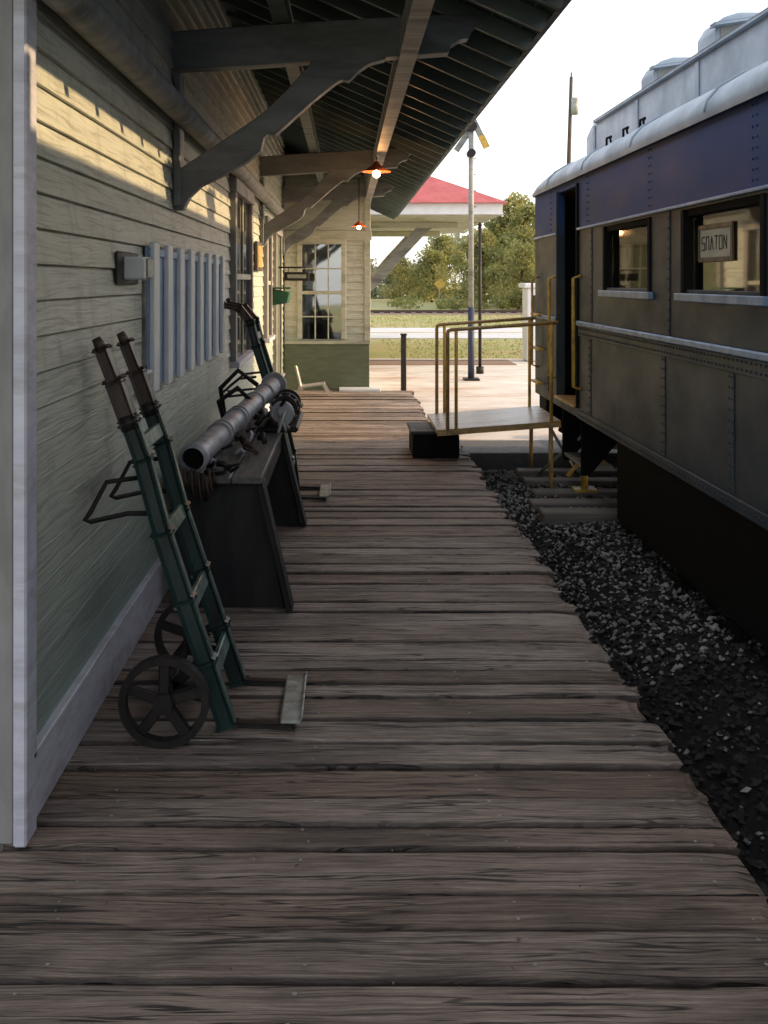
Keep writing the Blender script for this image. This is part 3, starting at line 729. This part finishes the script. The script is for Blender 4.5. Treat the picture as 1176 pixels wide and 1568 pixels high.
box('door_frame_near',XT-.02,XT+.06,8.12,8.158,.56,2.40,BLACK,rc); box('door_frame_far',XT-.02,XT+.06,8.902,8.94,.56,2.40,OLV,rc)
box('door_threshold',XT-.04,XT+.3,8.165,8.895,.558,.58,BROWNP,rc)
for y in (8.06,9.02):
    tube('grab_rail',[(XT,y,.72),(XT-.06,y,.74),(XT-.06,y,1.62),(XT,y,1.64)],.014,YEL,rc,8)
tube('corner_grab',[(XT,9.85,.75),(XT-.06,9.85,.77),(XT-.06,9.85,1.62),(XT,9.85,1.64)],.012,YEL,rc,8)
for k in range(3): box('rung_%d'%k,XT-.06,XT-.001,9.55,9.95,.60+k*.33,.62+k*.33,YEL,rc,.004)
box('inner_door_edge',2.35,2.40,8.3,8.36,.56,2.38,YEL,rc)
for k in range(3): box('step_%d'%k,XT+.04+k*.16,XT+.30+k*.16,8.2,8.86,.05+k*.16,.075+k*.16,STEEL,rc)
for y in (8.18,8.88): extr('step_stringer',[(XT+.03,.0),(XT+.1,.0),(XT+.5,.48),(XT+.03,.48)],'Y',y-.012,y+.012,BLACK,rc,0)
box('added_dark_skirt',XT+.10,XT+.14,YA+.5,7.35,-.16,.479,BLACK,rc,.006)  # black panel added to block light and view, keeping the underside dark
box('centre_sill',3.2,3.6,YA+.3,9.9,.15,.488,BLACK,rc,.01)
box('buffer_beam',XT+.06,XF-.06,9.75,10.1,.2,.479,BLACK,rc,.01)
tube('coupler_shank',[(3.4,10.1,.3),(3.4,10.6,.3)],.07,BLACK,rc); box('coupler_knuckle',3.25,3.55,10.55,10.8,.18,.42,IRON,rc,.04)
def cwheel(X,Y,r=.44):
    tube('car_wheel',[(X-.055,Y,r-.085),(X-.03,Y,r-.085),(X+.06,Y,r-.085)],[r,r,r-.0],IRON,rc,32)
    tube('car_wheel_hub',[(X-.10,Y,r-.085),(X-.02,Y,r-.085)],.12,BLACK,rc,16)
for yc in (5.9,-8.5):
    for dy in (-1.15,1.15):
        for X in (2.68,4.12): cwheel(X,yc+dy,.44)
        tube('axle',[(2.6,yc+dy,.355),(4.2,yc+dy,.355)],.07,BLACK,rc)
        box('journal_box',2.38,2.56,yc+dy-.13,yc+dy+.13,.22,.46,BLACK,rc,.02); box('journal_box',4.24,4.42,yc+dy-.13,yc+dy+.13,.22,.46,BLACK,rc,.02)
    for X in (2.45,4.35):
        extr('truck_frame',[(yc-1.5,.40),(yc-1.5,.25),(yc-.8,.22),(yc-.5,.05),(yc+.5,.05),(yc+.8,.22),(yc+1.5,.25),(yc+1.5,.40),(yc+.6,.46),(yc-.6,.46)],'X',X-.05,X+.05,BLACK,rc,.01)
tube('air_hose',[(2.2,9.9,.35),(2.15,10.0,.1),(2.3,10.05,.0),(2.45,10.0,.2)],.022,IRON,rc)
ys_=grp('derail_stand')
tube('post',[(2.06,8.6,-.22),(2.06,8.6,.10)],.03,YEL,ys_); box('foot',1.96,2.16,8.52,8.68,-.235,-.19,YEL,ys_); tube('arm',[(2.06,8.6,.08),(1.90,8.55,-.08)],.018,YEL,ys_)
# ---------------------------------------------------------------- signal mast etc
sm=grp('semaphore_signal')
tube('mast_lower',[(2.11,16.8,-.08),(2.11,16.8,1.15)],.055,pm('mast_blue',(.02,.03,.07),(.03,.04,.08)),sm,14)
tube('mast_upper',[(2.11,16.8,1.15),(2.11,16.8,4.30)],.045,BEAM,sm,14)
box('foot_plate',1.98,2.24,16.67,16.93,-.077,-.04,IRON,sm)
obox('arm_a',(2.12,16.76,4.35),(2.36,16.76,3.85),.02,.10,BEAM,sm,up=(1,0,.5)); obox('arm_tip',(2.27,16.755,4.05),(2.37,16.755,3.84),.024,.104,YEL,sm,up=(1,0,.5))
obox('arm_b',(2.10,16.84,4.15),(1.86,16.84,3.80),.02,.10,BEAM,sm,up=(1,0,-.5)); tube('lamp_housing',[(2.11,16.7,4.2),(2.11,16.9,4.2)],.09,IRON,sm,14)
tube('lamp_housing_b',[(2.11,16.7,3.75),(2.11,16.9,3.75)],.07,IRON,sm,14)
tube('finial',[(2.11,16.8,4.3),(2.11,16.8,4.42)],[.05,.005],BEAM,sm)
for k in range(9): tube('ladder_rung_%d'%k,[(2.11,16.8,1.5+k*.27),(2.2,16.8,1.5+k*.27)],.008,IRON,sm,6)
dp=grp('signal_post'); tube('pipe',[(2.42,18.0,-.08),(2.42,18.0,2.6)],.03,IRON,dp); tube('cap',[(2.42,18,2.6),(2.42,18,2.66)],[.045,.02],IRON,dp); tube('base',[(2.42,18,-.078),(2.42,18,.05)],.07,IRON,dp)
tb=grp('ticket_kiosk'); box('body',3.75,4.25,20.6,21.2,-.07,1.45,WHITE,tb,.02); box('cap',3.68,4.32,20.53,21.27,1.451,1.55,WHITE,tb,.02); box('panel',3.85,4.15,20.585,20.599,.9,1.3,DARKW,tb,.002)
up=grp('utility_pole'); tube('pole',[(9.4,42,-.12),(9.35,42,5),(9.5,42,10.2)],[.11,.10,.07],BARK,up); tube('insulator_pin',[(9.5,42,10.2),(9.5,42,10.4)],.03,IRON,up); tube('transformer',[(9.62,41.9,8.6),(9.62,41.9,9.3)],.15,STEEL,up,12)
# ---------------------------------------------------------------- freight depot beyond
fd=grp('freight_depot')
FX0,FX1,FY0,FY1=-9.5,3.30,21.0,29.0; EZ=2.97
box('walls',-7,.48,23.0,28,-.1,EZ-.02,CREAM,fd,.01)
box('wall_base_panel',-7,.50,22.98,28.02,-.09,.75,OLIVE,fd,.01)
box('fascia_front',FX0,FX1,FY0,FY0+.05,EZ+.03,EZ+.27,WHITE,fd,.004); box('fascia_side',FX1-.05,FX1-.001,FY0+.051,FY1,EZ+.03,EZ+.27,WHITE,fd,.004)
box('soffit',FX0+.02,FX1-.06,FY0+.06,FY1-.06,EZ,EZ+.03,CREAM,fd,0)
e=EZ+.272; r=.12
A=(FX0-r,FY0-r,e);B=(FX1+r,FY0-r,e);C=(FX1+r,FY1+r,e);D=(FX0-r,FY1+r,e); ym=(FY0+FY1)/2
R0=(FX0+4.5,ym,e+2.1);R1=(FX1-4.5,ym,e+2.1)
mesh_obj('hip_roof',[A,B,C,D,R0,R1],[(0,1,5,4),(1,2,5),(2,3,4,5),(3,0,4),(3,2,1,0)],REDR,fd)
for i,Y in enumerate((23.2,27.6)):
    extr('brace_%d'%i,[(.5,1.55),(.5,1.30),(.75,1.5),(1.2,2.0),(1.9,2.75),(2.2,2.96),(1.75,2.96),(1.1,2.25)],'Y',Y,Y+.14,BEAM,fd,.006)
    box('brace_beam_%d'%i,.49,2.6,Y-.01,Y+.15,2.83,2.965,CREAM,fd,.004)
box('freight_door',-2.1,-.3,22.93,22.975,.0,2.3,OLIVE,fd)
cs=grp('crossing_sign'); tube('post',[(6.2,66,-.1),(6.2,66,1.7)],.05,STEEL,cs,8); extr('diamond',[(6.2,1.0),(6.6,1.4),(6.2,1.8),(5.8,1.4)],'Y',65.88,65.92,YEL,cs,0)
# ---------------------------------------------------------------- vegetation
def leafmesh(name,centers,rad,nper,size,mat,parent=None):
    n=len(centers)*nper
    c=np.repeat(np.asarray(centers),nper,0); rr=np.repeat(np.asarray(rad),nper)
    d=rng.normal(size=(n,3)); d/=np.linalg.norm(d,axis=1)[:,None]
    p=c+d*(rr*rng.uniform(.35,1.05,n)**.7)[:,None]*np.array([1,1,.8])
    u=rng.normal(size=(n,3)); u/=np.linalg.norm(u,axis=1)[:,None]
    w=np.cross(u,rng.normal(size=(n,3))); w/=np.linalg.norm(w,axis=1)[:,None]
    s=(size*rng.uniform(.5,1.4,n))[:,None]
    q=np.stack([p-u*s,p+w*s*.55,p+u*s,p-w*s*.55],1).reshape(-1,3)
    f=np.arange(n*4).reshape(-1,4)
    me=bpy.data.meshes.new(name); me.from_pydata(q.tolist(),[],f.tolist()); me.materials.append(mat)
    o=link(bpy.data.objects.new(name,me),parent)
    cb=np.repeat(rng.uniform(0,1,len(centers)),nper)
    v=np.clip(.6*cb+.4*rng.uniform(0,1,n),0,1)
    set_attr(o,'bv',np.repeat(v,4)); return o
def tree(X,Y,h,cr,nc=46):
    g=grp('tree')
    top=(X+random.uniform(-.3,.3),Y,h*.62)
    tube('trunk',[(X,Y,-.15),(X+random.uniform(-.1,.1),Y,h*.25),top,(top[0],Y,h*.85)],[h*.03,h*.022,h*.013,h*.004],BARK,g,8)
    cs_=[];rs=[]
    for i in range(nc):
        a=random.uniform(0,6.28); zz=random.uniform(.10,1.0)
        prof=math.sin(min(1,max(0,(zz+.05)/1.05))**.8*math.pi)**.6 if zz<1 else .1
        rr=cr*prof*random.uniform(.25,1)
        p=(X+rr*math.cos(a),Y+rr*math.sin(a),h*zz*.97-.2)
        cs_.append(p); rs.append(cr*random.uniform(.22,.40))
        if i%4==0: tube('limb_%d'%i,[(X,Y,h*zz*.6),((X+p[0])/2,(Y+p[1])/2,h*zz*.75),p],[h*.009,h*.006,h*.002],BARK,g,5)
    leafmesh('crown',cs_,rs,140,h*.022,FOL,g)
tree(11.6,64,6.4,2.4); tree(14.6,66,5.8,2.2); tree(9.3,68,5.2,2.1); tree(13.2,72,7.2,2.7); tree(6.9,80,4.4,2.0); tree(16.6,70,7.4,2.6); tree(10.6,60,4.0,1.8); tree(8.3,86,5.6,2.4); tree(4.6,84,3.9,1.9); tree(12.6,76,8.4,2.6)
cs_=[];rs=[]
for i in range(700):
    X=random.uniform(-40,70); Y=random.uniform(92,106)
    hh=2.6+1.2*math.sin(X*.16)+.7*math.sin(X*.47+1)+ (2.4 if X>9 else 0)
    cs_.append((X,Y,random.uniform(0,1)**.8*hh)); rs.append(random.uniform(.7,1.5))
leafmesh('tree_line',cs_,rs,60,.28,FOL2)
cs_=[];rs=[]
for i in range(60):
    X=random.uniform(3,18);Y=random.uniform(59,66)
    cs_.append((X,Y,random.uniform(-.1,.40)));rs.append(random.uniform(.25,.60))
leafmesh('shrubs',cs_,rs,70,.10,FOL)
N=12000
gx=rng.uniform(-2,12,N);gy=21.6+rng.uniform(0,1,N)**1.4*28
keep=~((gy>29.3)&(gy<36.2)); keep&=~((gy>49.8))
keep&=~((gx<1.0)&(gy<29)); gx=gx[keep];gy=gy[keep];N=len(gx)
h=rng.uniform(.02,.06,N);a=rng.uniform(0,3.14,N);w=.012+gy*.0004
b0=np.stack([gx-w*np.cos(a),gy-w*np.sin(a),np.full(N,-.12)],1);b1=np.stack([gx+w*np.cos(a),gy+w*np.sin(a),np.full(N,-.12)],1);tp=np.stack([gx+rng.normal(0,.03,N),gy+rng.normal(0,.03,N),-.12+h],1)
me=bpy.data.meshes.new('grass');me.from_pydata(np.stack([b0,b1,tp],1).reshape(-1,3).tolist(),[],np.arange(N*3).reshape(-1,3).tolist());me.materials.append(GRASS)
o=link(bpy.data.objects.new('grass',me)); set_attr(o,'bv',np.repeat(rng.uniform(0,1,N),3))
# ---------------------------------------------------------------- light, sky, camera
EL=math.radians(18.2)
w=bpy.data.worlds.new('World'); S.world=w; w.use_nodes=True; nt=w.node_tree
sk=nt.nodes.new('ShaderNodeTexSky'); sk.sky_type='NISHITA'; sk.sun_disc=False; sk.sun_elevation=EL; sk.sun_rotation=math.radians(90); sk.dust_density=2.0; sk.air_density=1.0
hz=nt.nodes.new('ShaderNodeMix'); hz.data_type='RGBA'; hz.blend_type='ADD'; hz.inputs[0].default_value=1.0
nt.links.new(sk.outputs[0],hz.inputs[6]); hz.inputs[7].default_value=(7.6,7.5,7.5,1)
bg=nt.nodes['Background']; bg.inputs['Strength'].default_value=.15; nt.links.new(hz.outputs[2],bg.inputs[0])
L=bpy.data.lights.new('sun','SUN'); L.energy=5; L.angle=math.radians(.5); L.color=(1,.70,.38)
so=bpy.data.objects.new('sun',L); so.rotation_euler=Vector((-math.cos(EL),0,-math.sin(EL))).to_track_quat('-Z','Y').to_euler(); so.location=(20,5,10); link(so)
cam=bpy.data.cameras.new('camera'); cam.sensor_fit='VERTICAL'; cam.sensor_height=36; cam.sensor_width=27; cam.lens=F/1568*36
cam.shift_x=58/1568; cam.shift_y=-354/1568; cam.clip_end=2000; cam.clip_start=.05
co=bpy.data.objects.new('camera',cam); co.location=(0,0,1.6); co.rotation_euler=(math.radians(90),0,0); link(co); S.camera=co
S.view_settings.view_transform='Standard'; S.view_settings.look='None'; S.view_settings.exposure=0
